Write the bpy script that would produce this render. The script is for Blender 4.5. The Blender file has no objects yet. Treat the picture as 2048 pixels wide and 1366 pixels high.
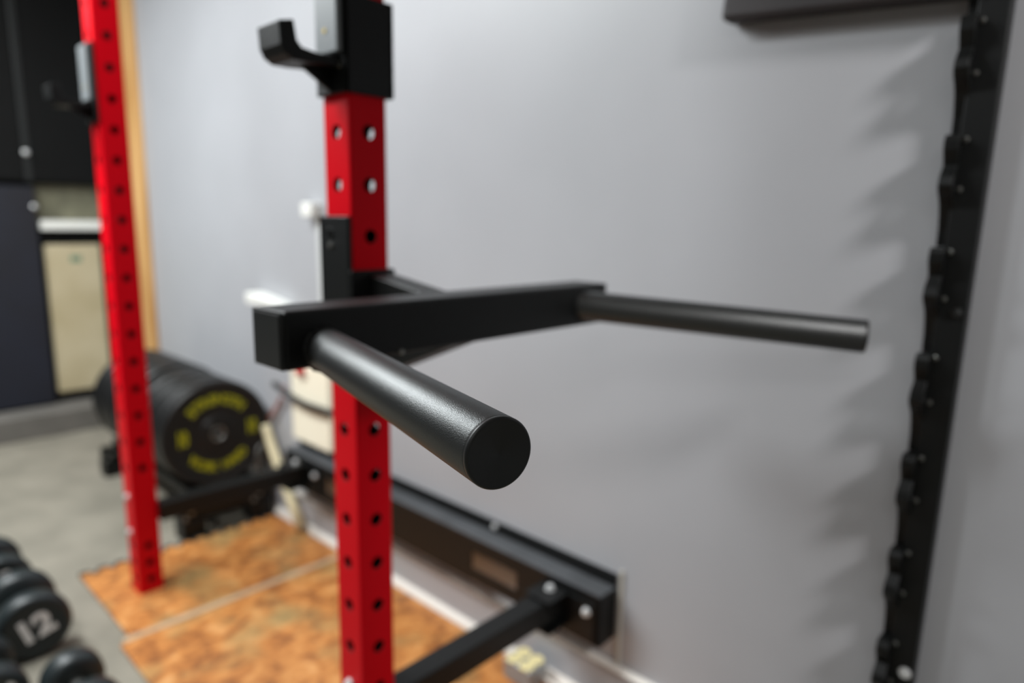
import bpy, bmesh, math, random
from mathutils import Vector, Matrix
random.seed(7)
S = bpy.context.scene
COL = S.collection
PI = math.pi

# ------------------------------------------------------------------ camera
yaw, pit, roll = 0.7549, 0.1742, 0.0169
CAM = Vector((0.8675, -1.1573, 1.0727))
f_ = Vector((-math.sin(yaw)*math.cos(pit), math.cos(yaw)*math.cos(pit), -math.sin(pit)))
r_ = Vector((math.cos(yaw), math.sin(yaw), 0)); u_ = r_.cross(f_)
r2 = r_*math.cos(roll)+u_*math.sin(roll); u2 = -r_*math.sin(roll)+u_*math.cos(roll)
cd = bpy.data.cameras.new('camera'); cam = bpy.data.objects.new('camera', cd); COL.objects.link(cam)
M = Matrix((r2, u2, -f_)).transposed().to_4x4(); M.translation = CAM
cam.matrix_world = M
cd.sensor_width = 36; cd.lens = 1348.87*36/2048; cd.clip_start = 0.02
cd.dof.use_dof = True; cd.dof.focus_distance = 0.445; cd.dof.aperture_fstop = 2.7
S.camera = cam

# ------------------------------------------------------------------ world, lights, exposure
w = bpy.data.worlds.new('world'); S.world = w; w.use_nodes = True
w.node_tree.nodes['Background'].inputs[0].default_value = (0.75, 0.85, 1, 1)
w.node_tree.nodes['Background'].inputs[1].default_value = 0.0
S.view_settings.view_transform = 'Standard'; S.view_settings.look = 'None'
S.view_settings.gamma = 1; S.view_settings.exposure = 0.0

def area(name, loc, target, sx, sy, power, col=(1, 1, 1), spread=180):
    l = bpy.data.lights.new(name, 'AREA'); l.shape = 'RECTANGLE'; l.size = sx; l.size_y = sy
    l.energy = power; l.color = col; l.spread = math.radians(spread)
    o = bpy.data.objects.new(name, l); COL.objects.link(o); o.location = loc
    o.rotation_euler = (Vector(target)-Vector(loc)).to_track_quat('-Z', 'Y').to_euler()
    return o
area('ceiling_or_fill_light', (-1.15, -1.30, 2.40), (-1.15, -1.2, 0), 1.25, 0.35, 80, (0.93, 0.985, 1))
area('ceiling_or_fill_light', (-2.55, -1.6, 2.40), (-2.55, -1.6, 0), 1.25, 0.40, 58, (0.95, 0.99, 1))
area('ceiling_or_fill_light', (1.7, -2.7, 2.40), (1.6, -2.6, 0), 1.25, 0.35, 13, (1, 0.99, 0.97))  # weak fill added behind the camera to brighten the upright sides facing +x
sl = bpy.data.lights.new('ceiling_spot_light', 'SPOT'); sl.energy = 128; sl.spot_size = math.radians(38); sl.spot_blend = 0.6
sl.shadow_soft_size = 0.16; sl.color = (1, 0.98, 0.97)
so = bpy.data.objects.new('ceiling_spot_light', sl); COL.objects.link(so); so.location = (2.15, -0.74, 2.25)
so.rotation_euler = (Vector((0.58, 0, 0.90))-so.location).to_track_quat('-Z', 'Y').to_euler()

# ------------------------------------------------------------------ helpers
def lin(c):
    return tuple(((x/255)/12.92 if x/255 <= 0.04045 else ((x/255+0.055)/1.055)**2.4) for x in c)+(1,)
def mat(name, rgb, rough=0.5, metal=0, noise=0, nscale=40, bump=0, bscale=400, spec=0.5, rgb2=None, coat=0):
    m = bpy.data.materials.new(name); m.use_nodes = True
    n, l = m.node_tree.nodes, m.node_tree.links; b = n['Principled BSDF']
    b.inputs['Base Color'].default_value = lin(rgb); b.inputs['Roughness'].default_value = rough
    b.inputs['Metallic'].default_value = metal; b.inputs['Specular IOR Level'].default_value = spec
    b.inputs['Coat Weight'].default_value = coat
    tc = n.new('ShaderNodeTexCoord')
    if noise or rgb2:
        t = n.new('ShaderNodeTexNoise'); t.inputs['Scale'].default_value = nscale; t.inputs['Detail'].default_value = 6
        l.new(tc.outputs['Object'], t.inputs['Vector'])
        mx = n.new('ShaderNodeMix'); mx.data_type = 'RGBA'
        c = lin(rgb); d = lin(rgb2) if rgb2 else tuple(x*(1-noise) for x in c[:3])+(1,)
        mx.inputs[6].default_value = c; mx.inputs[7].default_value = d
        rp = n.new('ShaderNodeMapRange'); rp.inputs[1].default_value = 0.35; rp.inputs[2].default_value = 0.65
        l.new(t.outputs['Fac'], rp.inputs[0]); l.new(rp.outputs[0], mx.inputs[0])
        l.new(mx.outputs[2], b.inputs['Base Color'])
    if bump:
        t = n.new('ShaderNodeTexNoise'); t.inputs['Scale'].default_value = bscale; t.inputs['Detail'].default_value = 3
        l.new(tc.outputs['Object'], t.inputs['Vector'])
        bp = n.new('ShaderNodeBump'); bp.inputs['Strength'].default_value = bump; bp.inputs['Distance'].default_value = 0.0006
        l.new(t.outputs['Fac'], bp.inputs['Height']); l.new(bp.outputs[0], b.inputs['Normal'])
    return m
M_WALL = mat('painted_wall', (172, 173, 177), 0.42, noise=0.05, nscale=3, bump=0.05, bscale=35)
M_RED = mat('red_powder_coat', (206, 0, 20), 0.42, bump=0.15, bscale=900, spec=0.1)
M_INSIDE = mat('dark_tube_inside', (26, 20, 20), 0.8)  # dark colour for inner faces and hole edges, so the holes read black
M_BLACK = mat('black_powder_coat', (13, 14, 14), 0.42, bump=0.4, bscale=1500, spec=0.28)
M_TUBE = mat('satin_black_tube', (80, 81, 81), 0.37, metal=0.85, bump=0.4, bscale=1300, spec=0.6)
M_CAP = mat('black_plastic', (30, 31, 31), 0.4, bump=0.15, bscale=300)
M_PAD = mat('grey_plastic_liner', (120, 124, 126), 0.35)
M_ZINC = mat('zinc_bolt', (215, 216, 216), 0.35, metal=0.45)
M_DULL = mat('dull_steel', (140, 140, 136), 0.4, metal=0.9)
M_BRASS = mat('brass_screw', (190, 165, 80), 0.35, metal=0.8)
M_RUB = mat('bumper_rubber', (13, 13, 13), 0.45, noise=0.2, nscale=30, bump=0.3, bscale=500)
M_YEL = mat('yellow_print', (168, 170, 10), 0.6)
M_DB = mat('dumbbell_urethane', (26, 34, 36), 0.42, bump=0.3, bscale=600)
M_WHT = mat('white_print', (245, 247, 247), 0.6)
M_CREAM = mat('cream_paint', (252, 243, 220), 0.5, noise=0.04, nscale=8)
M_IVORY = mat('white_plastic', (238, 238, 232), 0.4)
M_TRIM = mat('white_trim', (222, 214, 205), 0.5)
M_STEELBOX = mat('galvanised_box', (160, 164, 166), 0.45, metal=0.5, noise=0.15, nscale=60)
M_SOCK = mat('ivory_socket', (228, 214, 160), 0.5)
M_CONC = mat('concrete_floor', (134, 128, 115), 0.75, rgb2=(117, 112, 100), nscale=6, bump=0.6, bscale=60)
M_NAVY = mat('navy_panel', (20, 24, 38), 0.55, rgb2=(15, 17, 27), nscale=3)
M_BLK = mat('black_cabinet', (6, 7, 7), 0.65, rgb2=(4, 5, 5), nscale=4, spec=0.2)
M_BEIGE = mat('beige_laminate', (196, 183, 152), 0.5, rgb2=(180, 166, 132), nscale=4)
M_OLIVE = mat('olive_backing', (122, 120, 98), 0.7, rgb2=(98, 96, 78), nscale=12)
M_STEP = mat('grey_plinth', (108, 104, 99), 0.7, rgb2=(94, 91, 86), nscale=8)
M_DKBROWN = mat('dark_brown_board', (44, 36, 37), 0.6, rgb2=(34, 29, 30), nscale=6)
M_PINK = mat('pink_cord', (190, 130, 120), 0.6)
M_CEIL = mat('ceiling_paint', (215, 215, 212), 0.9)
M_EDGE = mat('dark_rubber', (22, 23, 22), 0.85)
M_SEAM = mat('seam_strip', (186, 162, 136), 0.45, rgb2=(168, 144, 114), nscale=9)
M_GREEN = mat('green_sticker', (98, 130, 108), 0.6)

def wood():
    m = mat('pine_board', (222, 176, 116), 0.55); n, l = m.node_tree.nodes, m.node_tree.links
    tc = n.new('ShaderNodeTexCoord'); mp = n.new('ShaderNodeMapping'); mp.inputs['Scale'].default_value = (26, 26, 1.3)
    t = n.new('ShaderNodeTexNoise'); t.inputs['Scale'].default_value = 1.6; t.inputs['Detail'].default_value = 5
    cr = n.new('ShaderNodeValToRGB'); cr.color_ramp.elements[0].position = 0.35; cr.color_ramp.elements[1].position = 0.68
    cr.color_ramp.elements[0].color = lin((186, 136, 78)); cr.color_ramp.elements[1].color = lin((226, 180, 120))
    l.new(tc.outputs['Object'], mp.inputs[0]); l.new(mp.outputs[0], t.inputs[0]); l.new(t.outputs[0], cr.inputs[0])
    l.new(cr.outputs[0], n['Principled BSDF'].inputs['Base Color'])
    return m
M_WOOD = wood()
def tile():
    m = mat('mottled_orange_board', (200, 140, 90), 0.42, bump=0.3, bscale=90); n, l = m.node_tree.nodes, m.node_tree.links
    tc = n.new('ShaderNodeTexCoord'); mp = n.new('ShaderNodeMapping'); mp.inputs['Scale'].default_value = (1.2, 1.0, 1)
    l.new(tc.outputs['Object'], mp.inputs[0])
    t = n.new('ShaderNodeTexNoise'); t.inputs['Scale'].default_value = 19; t.inputs['Detail'].default_value = 7
    t.inputs['Roughness'].default_value = 0.62; t.inputs['Distortion'].default_value = 0.6
    l.new(mp.outputs[0], t.inputs[0])
    cr = n.new('ShaderNodeValToRGB'); e = cr.color_ramp.elements
    e[0].position = 0.38; e[0].color = lin((132, 80, 42)); e[1].position = 0.74; e[1].color = lin((214, 162, 108))
    a = e.new(0.48); a.color = lin((176, 112, 56)); a = e.new(0.60); a.color = lin((196, 134, 74))
    l.new(t.outputs[0], cr.inputs[0])
    t2 = n.new('ShaderNodeTexNoise'); t2.inputs['Scale'].default_value = 5.5; t2.inputs['Detail'].default_value = 4
    l.new(tc.outputs['Object'], t2.inputs[0])
    mr = n.new('ShaderNodeMapRange'); mr.inputs[1].default_value = 0.49; mr.inputs[2].default_value = 0.68; mr.inputs[4].default_value = 0.7
    l.new(t2.outputs[0], mr.inputs[0])
    mx = n.new('ShaderNodeMix'); mx.data_type = 'RGBA'; mx.inputs[7].default_value = lin((136, 126, 84))
    l.new(mr.outputs[0], mx.inputs[0]); l.new(cr.outputs[0], mx.inputs[6])
    l.new(mx.outputs[2], n['Principled BSDF'].inputs['Base Color'])
    return m
M_TILE = tile()

def tag(o, label=None, cat=None, group=None, kind=None):
    if label: o['label'] = label
    if cat: o['category'] = cat
    if group: o['group'] = group
    if kind: o['kind'] = kind
    return o
def empty(name, loc, label, cat, group=None):
    o = bpy.data.objects.new(name, None); COL.objects.link(o); o.location = loc; o.empty_display_size = .05
    return tag(o, label, cat, group)
ORIG = {}
def obj(name, bm, m, parent=None, bevel=0, smooth=False, segs=2, label=None):
    """bm holds world coordinates; the object is placed relative to the parent's base point"""
    bmesh.ops.recalc_face_normals(bm, faces=bm.faces)
    org = Vector((0, 0, 0)); p = parent
    if parent: org = Vector(ORIG.get(parent.name, parent.location))
    for v in bm.verts: v.co -= org
    me = bpy.data.meshes.new(name); bm.to_mesh(me); bm.free(); me.materials.append(m)
    o = bpy.data.objects.new(name, me); COL.objects.link(o)
    if parent: o.parent = parent; ORIG[o.name] = org
    if smooth:
        for q in me.polygons: q.use_smooth = True
    if bevel:
        b = o.modifiers.new('bevel', 'BEVEL'); b.width = bevel; b.segments = segs; b.limit_method = 'ANGLE'; b.angle_limit = math.radians(40)
        b.harden_normals = False
    if label: o['label'] = label
    return o
def NB(): return bmesh.new()
def box(bm, x0, x1, y0, y1, z0, z1, rot=None, piv=None):
    vs = [bm.verts.new((x, y, z)) for x in (x0, x1) for y in (y0, y1) for z in (z0, z1)]
    for a in ((0, 1, 3, 2), (4, 6, 7, 5), (0, 4, 5, 1), (2, 3, 7, 6), (0, 2, 6, 4), (1, 5, 7, 3)):
        bm.faces.new([vs[i] for i in a])
    if rot is not None:
        for v in vs: v.co = rot @ (v.co-Vector(piv)) + Vector(piv)
    return bm
def prism(bm, pts, axis, a, b):
    """extrude a closed outline along an axis; pts are the two other coordinates in xyz order"""
    def mk(p, t):
        return (t, p[0], p[1]) if axis == 'x' else (p[0], t, p[1]) if axis == 'y' else (p[0], p[1], t)
    A = [bm.verts.new(mk(p, a)) for p in pts]; B = [bm.verts.new(mk(p, b)) for p in pts]
    bm.faces.new(A); bm.faces.new(B[::-1])
    for i in range(len(pts)):
        j = (i+1) % len(pts); bm.faces.new((A[i], A[j], B[j], B[i]))
    return bm
def basis(d):
    d = Vector(d).normalized(); a = Vector((0, 0, 1)) if abs(d.z) < .9 else Vector((1, 0, 0))
    s = d.cross(a).normalized(); t = s.cross(d)
    return d, s, t
def lathe(bm, o, d, prof, n=48, cap=True):
    """prof: list of (distance along d, radius)"""
    o = Vector(o); d, s, t = basis(d); rings = []
    for h, r in prof:
        if r < 1e-6: rings.append([bm.verts.new(o+d*h)])
        else: rings.append([bm.verts.new(o+d*h+(s*math.cos(2*PI*i/n)+t*math.sin(2*PI*i/n))*r) for i in range(n)])
    for A, B in zip(rings, rings[1:]):
        for i in range(n):
            j = (i+1) % n
            if len(A) == 1 and len(B) == 1: continue
            if len(A) == 1: bm.faces.new((A[0], B[i], B[j]))
            elif len(B) == 1: bm.faces.new((A[i], A[j], B[0]))
            else: bm.faces.new((A[i], A[j], B[j], B[i]))
    if cap:
        if len(rings[0]) > 1: bm.faces.new(rings[0][::-1])
        if len(rings[-1]) > 1: bm.faces.new(rings[-1])
    return bm
def rod(bm, a, b, r, n=16):
    a, b = Vector(a), Vector(b); return lathe(bm, a, b-a, [(0, r), ((b-a).length, r)], n)
def pipe(bm, pts, r, n=12):
    pts = [Vector(p) for p in pts]; rings = []
    for i, p in enumerate(pts):
        d = (pts[min(i+1, len(pts)-1)]-pts[max(i-1, 0)]); _, s, t = basis(d)
        rings.append([bm.verts.new(p+(s*math.cos(2*PI*k/n)+t*math.sin(2*PI*k/n))*r) for k in range(n)])
    for A, B in zip(rings, rings[1:]):
        for i in range(n): bm.faces.new((A[i], A[(i+1) % n], B[(i+1) % n], B[i]))
    bm.faces.new(rings[0][::-1]); bm.faces.new(rings[-1]); return bm
def hexbolt(parent, p, d, r=0.009, h=0.006, m=None, name='bolt', label=None):
    bm = NB(); lathe(bm, p, d, [(0, r*1.25), (.0015, r*1.25)], 24)
    p2 = Vector(p)+Vector(d).normalized()*.0015
    lathe(bm, p2, d, [(0, r), (h*.8, r), (h, r*.8)], 6)
    return obj(name, bm, m or M_ZINC, parent, bevel=.0006, label=label)
def text_mesh(txt, size, depth=0.001):
    c = bpy.data.curves.new('t', 'FONT'); c.body = txt; c.size = size; c.extrude = depth; c.align_x = 'CENTER'; c.align_y = 'CENTER'
    c.offset = size*.045
    o = bpy.data.objects.new('t', c); COL.objects.link(o)
    dg = bpy.context.evaluated_depsgraph_get(); me = bpy.data.meshes.new_from_object(o.evaluated_get(dg))
    bpy.data.objects.remove(o); bpy.data.curves.remove(c); return me
def glyphs(bm, txt, size, frame, depth=0.001):
    """append flat lettering; frame is a 4x4 matrix taking the text plane to the world"""
    me = text_mesh(txt, size, depth); k = len(bm.verts); bm.from_mesh(me); bm.verts.ensure_lookup_table()
    for v in bm.verts[k:]: v.co = frame @ v.co
    bpy.data.meshes.remove(me)

# ------------------------------------------------------------------ room
ZF = -0.012
XL, XR, YB, ZC = -4.2, 2.4, -4.0, 2.45
def slab(name, a, m):
    o = obj(name, box(NB(), *a), m); return tag(o, kind='structure')
slab('floor', (XL, XR, YB, 0.1, ZF-.1, ZF), M_CONC)
slab('ceiling', (XL, XR, YB, 0.1, ZC, ZC+.1), M_CEIL)
slab('wall_right', (XL, XR, 0, 0.1, ZF, ZC), M_WALL)
slab('wall_far', (XL-.1, XL, YB, 0.1, ZF, ZC), mat('dark_far_wall', (70, 72, 72), 0.7, noise=.2, nscale=3))
slab('wall_left', (XL, XR, YB-.1, YB, ZF, ZC), mat('grey_left_wall', (112, 114, 116), 0.8, noise=.1, nscale=2))
slab('wall_near', (XR, XR+.1, YB, 0.1, ZF, ZC), mat('grey_near_wall', (150, 150, 148), 0.8, noise=.1, nscale=2))
bm = NB(); prism(bm, [(0, ZF), (-.013, ZF), (-.013, .092), (-.006, .100), (0, .100)], 'x', -2.52, XR)
tag(obj('baseboard_right', bm, M_WALL, bevel=.001), kind='structure')
bm = NB(); prism(bm, [(-.013, ZF)]+[(-.013-.022*math.cos(a*PI/12), ZF+.024*math.sin(a*PI/12)) for a in range(0, 7)], 'x', -2.52, XR)
tag(obj('trim_1', bm, M_TRIM), kind='structure')
bm = NB(); prism(bm, [(-.0005, .100), (-.018, .100), (-.017, .104), (-.010, .108), (-.0005, .109)], 'x', -2.52, XR)
tag(obj('trim_2', bm, mat('baseboard_cap', (228, 222, 214), .5), bevel=.0008), kind='structure')
o = obj('trim_3', box(NB(), -2.69, -2.545, -.022, 0, ZF, ZC), M_WOOD, bevel=.003); tag(o, kind='structure')

# ------------------------------------------------------------------ floor boards with the seam between them
def board(x0, x1, y0, y1, jag, label):
    root = empty('floor_board', ((x0+x1)/2, (y0+y1)/2, ZF), label, 'floor board', 'orange floor boards under the rack')
    def outline(grow, lo):
        pts = []; n = 13
        if jag:
            for i in range(n):
                ya = y0+(y1-y0)*i/n; yb = y0+(y1-y0)*(i+.55)/n; yc = y0+(y1-y0)*(i+1)/n
                pts += [(x0-grow, ya), (x0-grow, yb), (x0+.020-grow, yb+.004), (x0+.020-grow, yc-.004)]
        else: pts = [(x0+lo, y0+lo), (x0+lo, y1-lo)]
        return pts+[(x1-lo, y1-lo), (x1-lo, y0+lo)]
    obj('top_sheet', prism(NB(), outline(0, 0), 'z', -.009, 0), M_TILE, root, bevel=.0008)
    obj('rubber_underlay', prism(NB(), outline(.020, .003), 'z', ZF+.0002, -.0012), M_EDGE, root)
board(-1.365, -.934, -.672, -.037, True, 'orange mottled floor board with a jagged dark far edge, under the far red upright')
board(-.910, 0.32, -.700, -.037, False, 'orange mottled floor board under the near red upright, on the near side of the pale seam')
o = obj('seam_strip', box(NB(), -.933, -.911, -.69, -.04, ZF, .0015), M_SEAM, bevel=.0006)
tag(o, 'pale tan strip covering the seam between the two orange floor boards', 'floor strip')

# ------------------------------------------------------------------ folding wall rack
S3 = .0762
WX, WY = .0705, .066
YU1 = -.519; YU0 = YU1-WY        # upright depth range
LX = -1.1195
rack = empty('folding_squat_rack', (-.56, 0, ZF), 'red and black folding squat rack bolted to the grey wall, two perforated red uprights', 'squat rack')

def upright(parent, xr, zc_holes, ztop, z0=0.0):
    """hollow rounded square tube with real holes through all four sides; zc_holes sorted heights"""
    bm = NB(); x0, x1, y0, y1 = xr-WX, xr, YU0, YU1
    R, T, HR, N = .0045, .003, .0108, 24
    zc = sorted(zc_holes); cuts = [z0]
    for a, b in zip(zc, zc[1:]): cuts.append((a+b)/2)
    cuts.append(min(zc[-1]+S3/2, ztop))
    cells = [(cuts[i], cuts[i+1], zc[i]) for i in range(len(zc))]
    cells[0] = (z0, cells[0][1], zc[0])
    if cuts[-1] < ztop-1e-4: cells.append((cuts[-1], ztop, None))
    faces = [  # origin corner, direction across, outward normal, width
        (Vector((x1, y0, 0)), Vector((0, 1, 0)), Vector((1, 0, 0)), WY),
        (Vector((x1, y1, 0)), Vector((-1, 0, 0)), Vector((0, 1, 0)), WX),
        (Vector((x0, y1, 0)), Vector((0, -1, 0)), Vector((-1, 0, 0)), WY),
        (Vector((x0, y0, 0)), Vector((1, 0, 0)), Vector((0, -1, 0)), WX)]
    for org, d, nrm, W in faces:
        for inner in (0, 1):
            for (a, b, h) in cells:
                m = R
                def P(s, z): return org+d*s+Vector((0, 0, z))-nrm*(T*inner)
                if h is None:
                    bm.faces.new([bm.verts.new(P(s, z)) for s, z in ((m, a), (W-m, a), (W-m, b), (m, b))]); continue
                ring, rect = [], []
                for k in range(N):
                    t = 2*PI*k/N+PI/4; c, s_ = math.cos(t), math.sin(t)
                    ring.append((W/2+HR*c, h+HR*s_))
                    q = max(abs(c), abs(s_)); cx, cz = c/q, s_/q
                    rect.append((W/2+(W/2-m)*cx, h+((b-h) if cz > 0 else (h-a))*cz))
                rv = [bm.verts.new(P(*p)) for p in ring]; ov = [bm.verts.new(P(*p)) for p in rect]
                for k in range(N):
                    j = (k+1) % N; bm.faces.new((ov[k], ov[j], rv[j], rv[k]))
                if inner == 0:
                    iv = [bm.verts.new(org+d*p[0]+Vector((0, 0, p[1]))-nrm*T) for p in ring]
                    for k in range(N):
                        j = (k+1) % N; bm.faces.new((rv[k], rv[j], iv[j], iv[k]))
    # rounded corners
    for cx, cy, sx, sy in ((x1, y0, 1, -1), (x1, y1, 1, 1), (x0, y1, -1, 1), (x0, y0, -1, -1)):
        ctr = Vector((cx-sx*R, cy-sy*R, 0)); prev = None
        for k in range(5):
            t = k*PI/8; p = ctr+Vector((sx*R*math.cos(t), sy*R*math.sin(t), 0))
            cur = (bm.verts.new(p+Vector((0, 0, z0))), bm.verts.new(p+Vector((0, 0, ztop))))
            if prev: bm.faces.new((prev[0], cur[0], cur[1], prev[1]))
            prev = cur
    bmesh.ops.remove_doubles(bm, verts=bm.verts, dist=1e-5)
    o = obj('upright', bm, M_RED, parent)
    o.data.materials.append(M_INSIDE); og = ORIG[o.name]
    for p in o.data.polygons:
        q = p.center+og; dx = min(q.x-x0, x1-q.x); dy = min(q.y-y0, y1-q.y)
        if min(dx, dy) > T*.4: p.material_index = 1
    cp = NB(); box(cp, x0+.001, x1-.001, y0+.001, y1-.001, ztop-.004, ztop+.003)
    obj('end_cap', cp, M_CAP, o, bevel=.001)
    return o
zn, zf = 1.2010, 1.5961
near_h = [zn+k*S3 for k in range(13, -13, -1)]; near_h = [z for z in near_h if z > .25]+[.144, .092, .041]
far_h = [zf-k*S3 for k in range(-8, 17)]+[.144, .092, .041]
up_n = upright(rack, 0.0, near_h, 2.26)
up_f = upright(rack, LX, far_h, 2.26)
up_n['label'] = 'near red upright'; up_f['label'] = 'far red upright'

# stringer: wall flange, shelf, front apron with windows, end plate
ZS = .292
bm = NB(); X0, X1 = -1.235, .108
box(bm, X0, X1, -.006, -.001, ZS-.02, .322)
def apron(bm, x0, x1, z0, z1, wins, y0, y1):
    xs = x0
    for a, b, c, d in sorted(wins):
        box(bm, xs, a, y0, y1, z0, z1); box(bm, a, b, y0, y1, z0, c); box(bm, a, b, y0, y1, d, z1); xs = b
    box(bm, xs, x1, y0, y1, z0, z1)
apron(bm, X0, X1, .172, ZS-.004, [(-.292, -.136, .205, .252), (-.98, -.83, .205, .252)], -.062, -.057)
box(bm, X1-.005, X1, -.062, -.001, .172, ZS-.004)
box(bm, X0, X0+.005, -.062, -.001, .172, ZS-.004)
bmesh.ops.remove_doubles(bm, verts=bm.verts, dist=1e-5)
st = obj('stringer', bm, M_BLACK, rack, bevel=.0012)
for x in (-.264, -1.10): hexbolt(st, (x, -.006, .309), (0, -1, 0), .0065, .006)
obj('top_ledge', box(NB(), X0, X1, -.0625, -.007, ZS-.0035, ZS+.0005), mat('grey_ledge_steel', (78, 80, 83), .5, noise=.25, nscale=14), st, bevel=.001, label='paler grey top ledge')  # ledge in a mottled grey, paler than the rest of the stringer
# hinge brackets and cross beams
for xo, nm in ((0, 'near'), (LX+.0105, 'far')):
    br = NB(); box(br, xo-.052, xo+.096, -.068, -.062, .176, .270)
    box(br, xo-.045, xo+.028, -.135, -.066, .268, .273); box(br, xo-.045, xo+.028, -.135, -.066, .196, .201)
    b = obj('hinge_bracket', br, M_BLACK, rack, bevel=.0015)
    hexbolt(b, (xo-.010, -.088, .273), (0, 0, 1), .0085, .008, name='hinge_pin')
    hexbolt(b, (xo+.077, -.068, .247), (0, -1, 0), .0085, .007)
    cb = NB(); box(cb, xo-.035, xo+.0145, YU1-.001, -.078, .214, .2665)
    o = obj('cross_beam', cb, M_BLACK, rack, bevel=.003, segs=3)
for xo in (0, LX):
    for z in (.289, .183):
        hexbolt(up_f if xo else up_n, (xo-WX*.55, YU0, z), (0, -1, 0), .008, .007)

# ------------------------------------------------------------------ J-cups
def jcup(xc, mir, label):
    """xc: x of the upright's near (+x) face ; mir -1 mirrors it"""
    root = empty('j_cup', (xc-WX/2, YU0, 1.252), label, 'j cup', 'j cups on the red uprights')
    cx = xc-WX/2
    def X(a): return cx+a*mir
    h = WX/2
    z0, z1 = 1.252, 1.386
    bm = NB()
    box(bm, *sorted((X(h+.001), X(h+.0065))), YU0-.008, YU1+.010, z0, z1)
    box(bm, *sorted((X(-h-.002), X(h+.0065))), YU0-.008, YU0-.0005, z0, z1+.06)
    box(bm, *sorted((X(h-.012), X(h+.0065))), YU1+.001, YU1+.010, z0, z1)
    obj('sleeve', bm, M_BLACK, root, bevel=.0025)
    bm = NB(); box(bm, *sorted((X(-.022), X(h-.001))), YU0-.017, YU0-.0075, 1.306, 1.44)
    p = obj('liner', bm, M_PAD, root, bevel=.002, label='grey plastic liner')
    bm = NB(); lathe(bm, (X(.004), YU0-.017, 1.337), (0, -1, 0), [(0, .0035), (.001, .0033)], 16); obj('screw', bm, M_BRASS, p, label='brass screw')
    ax0, ax1 = sorted((X(-.030), X(.030)))
    prof = [(YU0-.008, 1.300), (YU0-.008, 1.288), (YU0-.060, 1.284), (YU0-.082, 1.284), (YU0-.093, 1.290), (YU0-.099, 1.301),
            (YU0-.101, 1.330), (YU0-.079, 1.335), (YU0-.075, 1.310), (YU0-.068, 1.302), (YU0-.045, 1.299)]
    obj('hook_arm', prism(NB(), prof, 'x', ax0, ax1), M_BLACK, root, bevel=.0015)
    obj('gusset', prism(NB(), [(YU0-.007, 1.289), (YU0-.058, 1.286), (YU0-.007, 1.255)], 'x', X(-.003), X(.003)), M_BLACK, root, bevel=.0006)
    hexbolt(root, (X(.026), YU0-.008, 1.291), (0, -1, 0), .0045, .003, m=M_DULL)
    return root
jcup(0.0, 1, 'black j cup with grey liner on the near red upright, top of the photo')
o = jcup(LX, -1, 'black j cup with grey liner on the far red upright')
o.location.z += 0.055

# ------------------------------------------------------------------ dip attachment
dip = empty('dip_bar_attachment', (0, -.55, .90), 'black dip bar attachment with two splayed round handles, clamped on the near red upright', 'dip attachment')
BX0, BX1, BY0, BY1, BZ0, BZ1 = .142, .208, -.809, -.2295, .9105, .976
bm = NB(); box(bm, -.0715, .0005, YU0-.0075, YU0-.0005, .902, 1.0785); box(bm, -.0785, -.0712, YU0-.0075, YU1+.006, .902, 1.0785)
box(bm, -.0785, -.0125, YU1+.0008, YU1+.006, .902, 1.0785)
obj('front_plate', bm, M_BLACK, dip, bevel=.002)
bm = NB(); box(bm, .0008, .0075, YU0-.0075, YU1+.006, .84, .999); box(bm, -.012, .0075, YU1+.0008, YU1+.006, .84, .999)
obj('side_plate', bm, M_BLACK, dip, bevel=.002)
pl = NB(); lathe(pl, (-.049, YU0-.0075, 1.053), (0, -1, 0), [(0, .0085), (.002, .008), (.0022, .0052), (-.001, .005), (-.001, 0)], 24)
obj('pin_boss', pl, M_CAP, dip)
pl = NB(); lathe(pl, (-.047, YU0-.0075, 1.035), (0, -1, 0), [(0, .005), (.0025, .0042)], 20)
obj('rivet', pl, M_DULL, dip)
bm = NB(); prism(bm, [(.007, .925), (BX0+.001, .915), (BX0+.001, .974), (.007, .993)], 'y', -.564, -.5175)
obj('support_arm', bm, M_BLACK, dip, bevel=.004, segs=3)
bm = NB(); prism(bm, [(.007, .924), (.007, .828), (.04, .8455), (.196, .9085), (.196, .912), (.14, .924)], 'y', -.562, -.519)
obj('gusset', bm, M_BLACK, dip, bevel=.0015)
cb = obj('crossbar', box(NB(), BX0, BX1, BY0, BY1, BZ0, BZ1), M_BLACK, dip, bevel=.005, segs=4)
for y0, s in ((BY0, -1), (BY1, 1)):
    bm = NB(); e = .0035
    P = [(BX0+.001, BZ0+.001), (BX1-.001, BZ0+.001), (BX1-.001, BZ1-.001), (BX0+.001, BZ1-.001)]
    prism(bm, P, 'y', y0, y0+s*.003)
    Q = [(BX0+.0035, BZ0+.0035), (BX1-.0035, BZ0+.0035), (BX1-.0035, BZ1-.0035), (BX0+.0035, BZ1-.0035)]
    prism(bm, Q, 'y', y0+s*.003, y0+s*.0045)
    obj('end_cap', bm, M_CAP, cb, bevel=.0012, label='square plastic end cap')
hexbolt(cb, (BX1, -.655, .9135), (1, 0, 0), .0028, .002, m=M_DULL, name='screw')
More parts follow.
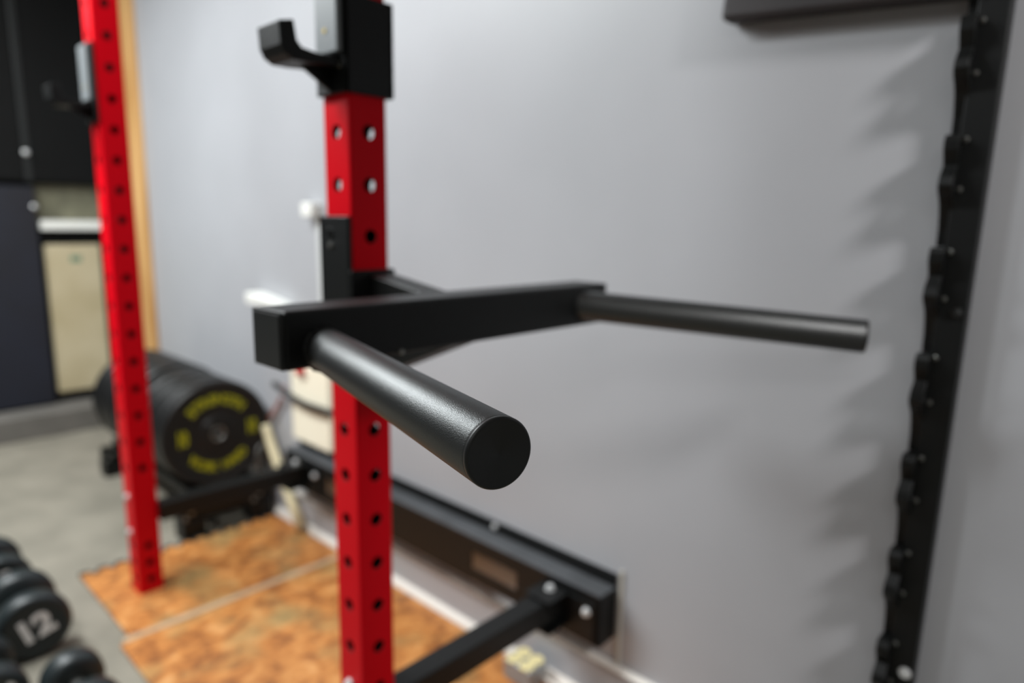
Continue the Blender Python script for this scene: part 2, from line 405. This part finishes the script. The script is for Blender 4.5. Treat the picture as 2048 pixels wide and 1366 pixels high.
def handle(a, b, r=.0238):
    a, b = Vector(a), Vector(b); d = (b-a); L = d.length; dn = d.normalized()
    a0 = a-dn*.006
    h = obj('handle', lathe(NB(), a0, d, [(0, r), (L+.0035, r), (L+.0045, r-.0006)], 96), M_TUBE, dip, smooth=True)
    m = h.modifiers.new('edge', 'EDGE_SPLIT'); m.split_angle = math.radians(35)
    c = NB(); p = a0+dn*(L+.0045)
    lathe(c, p, d, [(-.001, r-.0012), (.0002, r-.0012), (.0006, r-.0012), (.0007, r-.0001), (.0024, r), (.0033, r-.0004), (.0039, r-.0013), (.0040, r-.0020), (.0036, r-.0028), (.0036, .0015), (.0033, .0008), (.0033, 0)], 96)
    c = obj('end_cap', c, M_CAP, h, smooth=True, label='round plastic end cap')
    wb = NB(); n, k = 72, 8; base = Vector((BX1, a.y, a.z)); rings = []
    for i in range(n):
        t = 2*PI*i/n; rr = .0026*(1+.18*math.sin(t*17)+.1*math.sin(t*29+1))
        ctr = base+Vector((0, math.cos(t), math.sin(t)))*(r+.0008); out = Vector((0, math.cos(t), math.sin(t)))
        rings.append([wb.verts.new(ctr+out*rr*math.cos(q*2*PI/k)+Vector((1, 0, 0))*rr*math.sin(q*2*PI/k)) for q in range(k)])
    for i in range(n):
        A, B = rings[i], rings[(i+1) % n]
        for q in range(k): wb.faces.new((A[q], A[(q+1) % k], B[(q+1) % k], B[q]))
    obj('weld_bead', wb, M_BLACK, h, smooth=True)
    return h
handle((BX1, -.7615, .9305), (.5855, -.8690, .9310))
handle((BX1, -.2850, .9425), (.5830, -.124, .9220))

# ------------------------------------------------------------------ barbell rack on the wall
gun = empty('wall_barbell_rack', (.671, 0, .35), 'black vertical wall mounted barbell rack with a column of hooks, right edge of the photo', 'barbell rack')
RX0, RX1 = .641, .679
ZG0, ZG1 = .30, 1.75
bm = NB(); box(bm, RX0, RX1, -.030, 0, ZG0, ZG1)
rail = obj('rail', bm, M_BLACK, gun, bevel=.002)
Pp = .1535
for k in range(-2, 8):
    T = 1.355-k*Pp
    if T-.1 < ZG0: continue
    o1 = [(-.0289, 0), (-.049, .0), (-.054, -.008), (-.053, -.020), (-.047, -.030), (-.041, -.041), (-.047, -.048), (-.055, -.056), (-.0585, -.068), (-.052, -.078),
          (-.042, -.086), (-.033, -.096), (-.026, -.110), (-.020, -.128), (-.018, -.1530), (-.004, -.1530), (-.004, -.001), (-.0285, -.001), (-.0285, -.070), (-.031, -.066), (-.035, -.070), (-.040, -.066),
          (-.0385, -.045), (-.035, -.022), (-.034, -.013), (-.0287, -.012)]
    bm = NB(); prism(bm, [(y, T+z) for y, z in o1], 'x', .628, .6455)
    h = obj('hook', bm, M_BLACK, gun, bevel=.0015)
    for dz in (-.018, -.085):
        lb = NB(); lathe(lb, (.650, -.030, T+dz+.012), (-.3, -1, 0), [(0, .0038), (.0022, .0036), (.003, .002), (.003, 0)], 16)
        obj('bolt', lb, M_DULL, h)
for z, mm, r in ((.385, M_ZINC, .0075), (.957, M_CAP, .006), (1.55, M_CAP, .006)):
    hexbolt(rail, (.668, -.030, z), (0, -1, 0), r, .005, m=mm, label='shiny hex bolt' if mm is M_ZINC else None)
gun.rotation_euler.y = math.radians(0.62)

# dark board at the top of the wall
bm = NB(); pv = (.287, -.02, 1.412)
box(bm, .287, .66, -.045, -.002, 1.412, 1.72, Matrix.Rotation(math.radians(4.6), 3, 'Y'), pv)
o = obj('wall_board', bm, M_DKBROWN, bevel=.008, segs=3)
tag(o, 'dark brown board hanging tilted on the grey wall, cut by the top edge', 'board')

# ------------------------------------------------------------------ bumper plates in a floor rack
PR = .190; PY, PZ = -.198, .322
def plate(x, r, th, label, front=False, tilt=0):
    root = empty('bumper_plate', (x, PY, PZ), label, 'weight plate', 'bumper plates standing in the floor rack')
    c = (x, PY, PZ-(PR-r))
    prof = [(-th, .026), (-th, .06), (-th+.004, .064), (-th+.004, r-.035), (-th, r-.03), (-th, r-.006), (-th+.006, r), (-.006, r), (0, r-.006), (0, r-.022), (-.004, r-.028),
            (-.004, .064), (0, .060), (0, .026)]
    bm = NB(); lathe(bm, c, (1, 0, 0), prof+[prof[0]], 80, cap=False)
    b = obj('plate_body', bm, M_RUB, root, smooth=True)
    e = b.modifiers.new('edge', 'EDGE_SPLIT'); e.split_angle = math.radians(40)
    bm = NB(); lathe(bm, c, (1, 0, 0), [(-th-.001, .026), (.001, .026), (.0012, .024), (.001, .020), (-th-.001, .020), (-th-.001, .026)], 40, cap=False)
    obj('hub_ring', bm, M_DULL, root, smooth=True)
    if front:
        def arc(txt, R0, a0, a1, size, flip=False):
            for i, ch in enumerate(txt):
                if ch == ' ': continue
                t = math.radians(a0+(a1-a0)*i/(len(txt)-1))
                ctr = Vector((c[0]-.0035, c[1]+R0*math.cos(t), c[2]+R0*math.sin(t)))
                up = Vector((0, math.cos(t), math.sin(t)))*(-1 if flip else 1); nx = Vector((1, 0, 0)); rt = up.cross(nx)
                F = Matrix((rt, up, nx)).transposed().to_4x4(); F.translation = ctr
                g = NB(); glyphs(g, ch, size, F, .0006); obj('letter', g, M_YEL, root, label='yellow letter')
        arc('STRENGTH', .122, 134, 46, .044); arc('WORK HARD', .122, 226, 314, .040, True)
        for t, s in ((180, '10'), (0, '10')):
            t = math.radians(t); ctr = Vector((c[0]-.0035, c[1]+.122*math.cos(t), c[2]+.122*math.sin(t)))
            F = Matrix((Vector((0, 1, 0)), Vector((0, 0, 1)), Vector((1, 0, 0)))).transposed().to_4x4(); F.translation = ctr
            F = F @ Matrix.Diagonal((.72, 1.35, 1, 1)); g = NB(); glyphs(g, s, .052, F, .0006); obj('number', g, M_YEL, root, label='yellow number')
    return root
xs = -1.452
GAPS = [-1.43]
ws = [.058, .058, .075, .075, .06, .06, .075, .075, .06]
for i, th in enumerate(ws):
    lab = 'black bumper plate with yellow lettering, front of the row in the floor rack' if i == 0 else \
          ('black bumper plate right behind the lettered front plate' if i == 1 else 'plain black bumper plate farther back in the floor rack row')
    plate(xs, PR if i < 4 else PR+.004, th, lab, front=(i == 0))
    if i % 2: GAPS.append(xs-th-.012)
    xs -= th+.012+(.012 if i % 2 else 0)
XE = xs
pr = empty('plate_rack', (-1.9, PY, ZF), 'low black steel floor rack holding the row of bumper plates', 'plate rack')
for y in (PY-.095, PY+.095):
    obj('side_rail', box(NB(), XE-.05, -1.395, y-.022, y+.022, .110, .144), M_BLACK, pr, bevel=.003)
for x in (-1.415, XE-.03):
    c_ = obj('end_bar', box(NB(), x-.025, x+.02, PY-.165, PY+.165, .055, .113), M_BLACK, pr, bevel=.003)
    for y in (PY-.125, PY+.115):
        obj('foot', box(NB(), x-.045, x+.03, y-.04, y+.04, ZF, .056), M_BLACK, pr, bevel=.004)
    for y in (PY-.13, PY+.11):
        hexbolt(c_, (x+.02, y, .085), (1, 0, 0), .008, .006, m=M_DULL); hexbolt(c_, (x+.02, y-.022, .066), (1, 0, 0), .007, .006, m=M_DULL)
for k, xx in enumerate(GAPS):
    y = PY+.125
    obj('divider_rod', pipe(NB(), [(xx, y, .115), (xx, y+.004, .24), (xx, y+.030, .262), (xx, y+.045, .24), (xx, y+.05, .115)], .006), M_DULL if k == 0 else M_BLACK, pr, smooth=True)

# ------------------------------------------------------------------ round dumbbells
def dumbbell(x, y, r, label, txt, ang):
    z = ZF+r; L = .205
    root = empty('dumbbell', (x-L/2, y, ZF), label, 'dumbbell', 'dark round dumbbells on the floor')
    for a, b in ((x, -.062), (x-L, .062)):
        s = 1 if b < 0 else -1
        bm = NB(); lathe(bm, (a, y, z), (s, 0, 0), [(-.062, .03), (-.062, r-.012), (-.052, r-.002), (-.03, r), (-.012, r-.001), (-.003, r-.007), (0, r-.016), (-.003, r-.024), (-.003, 0)], 56)
        h = obj('head', bm, M_DB, root, smooth=True)
        e = h.modifiers.new('edge', 'EDGE_SPLIT'); e.split_angle = math.radians(50)
        if s == 1:
            F = Matrix((Vector((0, math.cos(ang), math.sin(ang))), Vector((0, -math.sin(ang), math.cos(ang))), Vector((1, 0, 0)))).transposed().to_4x4()
            F.translation = Vector((a-.0028, y, z)); g = NB(); glyphs(g, txt, .080, F, .0008)
            obj('number', g, M_WHT, h, label='white painted number')
    obj('grip', lathe(NB(), (x-L+.058, y, z), (1, 0, 0), [(0, .014), (.02, .0165), (.045, .0175), (.07, .0165), (L-.116, .014)], 24), M_DULL, root, smooth=True)
dumbbell(-1.31, -.868, .078, 'dark round dumbbell farthest back on the concrete, at the left edge of the photo', '12', .3)
dumbbell(-1.005, -.855, .083, 'dark round dumbbell whose white number shows whole, second from the back', '12', .3)
dumbbell(-.785, -.975, .068, 'dark round dumbbell lowest in the left corner, its white number cut by other weights', '12', 1.2)
dumbbell(-.600, -.835, .062, 'dark round dumbbell nearest the orange boards, mostly below the bottom edge', '12', .5)

# ------------------------------------------------------------------ outlet box and small wall things
ob = empty('outlet_box', (-.09, -.055, ZF), 'galvanised four socket outlet box on the floor by the baseboard', 'outlet box')
R45 = Matrix.Rotation(math.radians(0), 3, 'Z')
bx = obj('box_body', box(NB(), -.136, -.050, -.102, -.040, ZF+.0125, .050), M_STEELBOX, ob, bevel=.004, segs=3)
for sx in (-.114, -.073):
    for sy in (-.087, -.055):
        bm = NB(); lathe(bm, (sx, sy, .050), (0, 0, 1), [(0, .0185), (.0022, .018), (.003, .015), (.003, 0)], 28)
        s = obj('socket', bm, M_SOCK, ob, label='ivory round socket')
        sl = NB(); box(sl, sx-.006, sx-.0045, sy-.004, sy+.004, .0528, .0534); box(sl, sx+.0045, sx+.006, sy-.004, sy+.004, .0528, .0534)
        obj('slot', sl, M_CAP, s)
bm = NB(); pipe(bm, [(-.050, -.058, .022), (-.01, -.055, .012), (.08, -.05, .008), (.25, -.048, .006), (.5, -.047, .006)], .005)
tag(obj('power_cord', bm, M_TRIM, smooth=True), 'white power cord running from the outlet box along the baseboard', 'cord')

bm = NB(); box(bm, .1165, .124, -.006, 0, .109, .335)
tag(obj('cable_cover', bm, mat('greyed_cream', (186, 182, 172), .6), bevel=.002), 'thin cream strip on the wall beside the right end of the black stringer', 'cable cover')

cc = empty('cable_raceway', (-1.08, 0, .8), 'white junction box with a thin vertical raceway running down behind the near upright', 'cable raceway')
obj('junction_box', box(NB(), -1.112, -1.05, -.04, 0, 1.080, 1.124), M_IVORY, cc, bevel=.006, segs=3)
obj('raceway', box(NB(), -1.066, -1.044, -.012, 0, .60, 1.08), mat('raceway_paint', (204, 206, 204), .5), cc, bevel=.002)

hn = empty('cream_wall_panel', (-1.14, 0, .29), 'cream wall box above the stringer, partly hidden behind the near upright', 'wall box')
obj('panel_body', box(NB(), -1.228, -.99, -.035, 0, .325, .60), M_CREAM, hn, bevel=.006, segs=3)
bm = NB(); lathe(bm, (-1.145, -.036, .575), (0, -1, 0), [(0, .014), (.012, .018), (.018, .014), (.018, 0)], 24)
obj('knob', bm, mat('red_plastic', (190, 0, 20), .4), hn, smooth=True, label='red knob')
bm = NB(); pts = [(-1.315+i*.0375, -.05+.0*i, .503-.034*math.sin(min(i, 6)/6*PI/2)-(0 if i < 7 else -.001*(i-6))) for i in range(11)]
pipe(bm, pts, .0105)
tag(obj('black_cable', bm, M_CAP, smooth=True), 'black cable sagging across the cream wall box', 'cable')
bm = NB(); prism(bm, [(-1.49, .803), (-1.485, .812), (-1.44, .812), (-1.25, .789), (-1.24, .775), (-1.485, .768)], 'y', -.06, -.001)
tag(obj('wall_shelf', bm, M_IVORY, bevel=.008, segs=3), 'small white wall shelf showing just above the left end of the dip crossbar', 'shelf')
bm = NB(); pipe(bm, [(-1.435, -.03, .322), (-1.425, -.03, .30), (-1.385, -.035, .25), (-1.25, -.045, .10), (-1.165, -.05, .012)], .017)
tag(obj('cream_pipe', bm, mat('cream_pvc', (226, 214, 176), .5, noise=.05), smooth=True), 'cream pipe leaning low along the wall behind the far cross beam', 'pipe')
bm = NB(); pipe(bm, [(-1.425, -.02, .345), (-1.39, -.015, .385), (-1.35, -.012, .43), (-1.325, -.010, .485)], .007)
tag(obj('pink_cord', bm, M_PINK, smooth=True), 'faded pink cord on the wall above the cream pipe', 'cord')

# ------------------------------------------------------------------ cabinets at the far end
XC = -3.15
uc = empty('upper_cabinet', (-3.4, -.8, 1.22), 'black upper cabinet at the far end of the room, top left corner', 'cabinet')
obj('cabinet_body', box(NB(), -3.62, XC-.02, -1.9, -.03, 1.225, 2.40), M_BLK, uc, bevel=.003)
for a, b in ((-1.88, -1.10), (-1.08, -.345), (-.315, -.04)):
    d = obj('door', box(NB(), XC-.0195, XC, a, b, 1.235, 2.39), M_BLK, uc, bevel=.003)
    kb = NB(); ky = b-.02 if b < -.3 else a+.02
    if b < -.3: lathe(kb, (XC, -.334 if b > -.5 else ky, 1.367), (1, 0, 0), [(0, .006), (.012, .006), (.014, .014), (.02, .013), (.022, 0)], 24); obj('knob', kb, M_ZINC, d, smooth=True)
    else: kb.free()
obj('seam_trim', box(NB(), XC-.0195, XC+.004, -.343, -.317, 1.232, 2.39), mat('dark_trim', (20, 24, 24), .45), uc, bevel=.002)
nv = empty('navy_panel_cabinet', (-3.4, -.6, ZF), 'tall dark navy panel door standing left of the beige cabinet', 'cabinet')
obj('cabinet_body', box(NB(), -3.6, XC-.02, -1.9, -.312, .115, 1.212), M_BLK, nv, bevel=.003)
d = obj('panel', box(NB(), XC-.0195, XC, -1.88, -.314, .12, 1.208), M_NAVY, nv, bevel=.004)
kb = NB(); lathe(kb, (XC, -.323, 1.112), (1, 0, 0), [(0, .005), (.010, .005), (.012, .012), (.018, .012), (.02, 0)], 24); obj('knob', kb, M_ZINC, d, smooth=True)
bc = empty('beige_cabinet', (-3.4, -.15, ZF), 'beige lower cabinet with a small green sticker, left of the far red upright', 'cabinet')
obj('cabinet_body', box(NB(), -3.6, XC-.06, -.305, -.002, .115, .985), M_BLK, bc, bevel=.003)
dr = obj('door', box(NB(), XC-.0595, XC-.015, -.290, -.045, .165, .925), M_BEIGE, bc, bevel=.006)
obj('sticker', box(NB(), XC-.0148, XC-.0138, -.185, -.135, .838, .868), M_GREEN, dr, label='small green sticker')
tag(obj('white_shelf', box(NB(), -3.6, XC+.01, -.300, -.004, 1.000, 1.045), M_IVORY, bevel=.004), 'white shelf board above the beige cabinet', 'shelf')
tag(obj('olive_backing_panel', box(NB(), -3.62, -3.22, -.300, -.004, 1.046, 1.224), M_OLIVE), 'olive backing panel between the white shelf and the black upper cabinet', 'panel')
tag(obj('plinth', box(NB(), -3.62, -2.999, -1.9, -.004, ZF, .108), M_STEP, bevel=.006), 'grey plinth under the far cabinets', 'plinth')
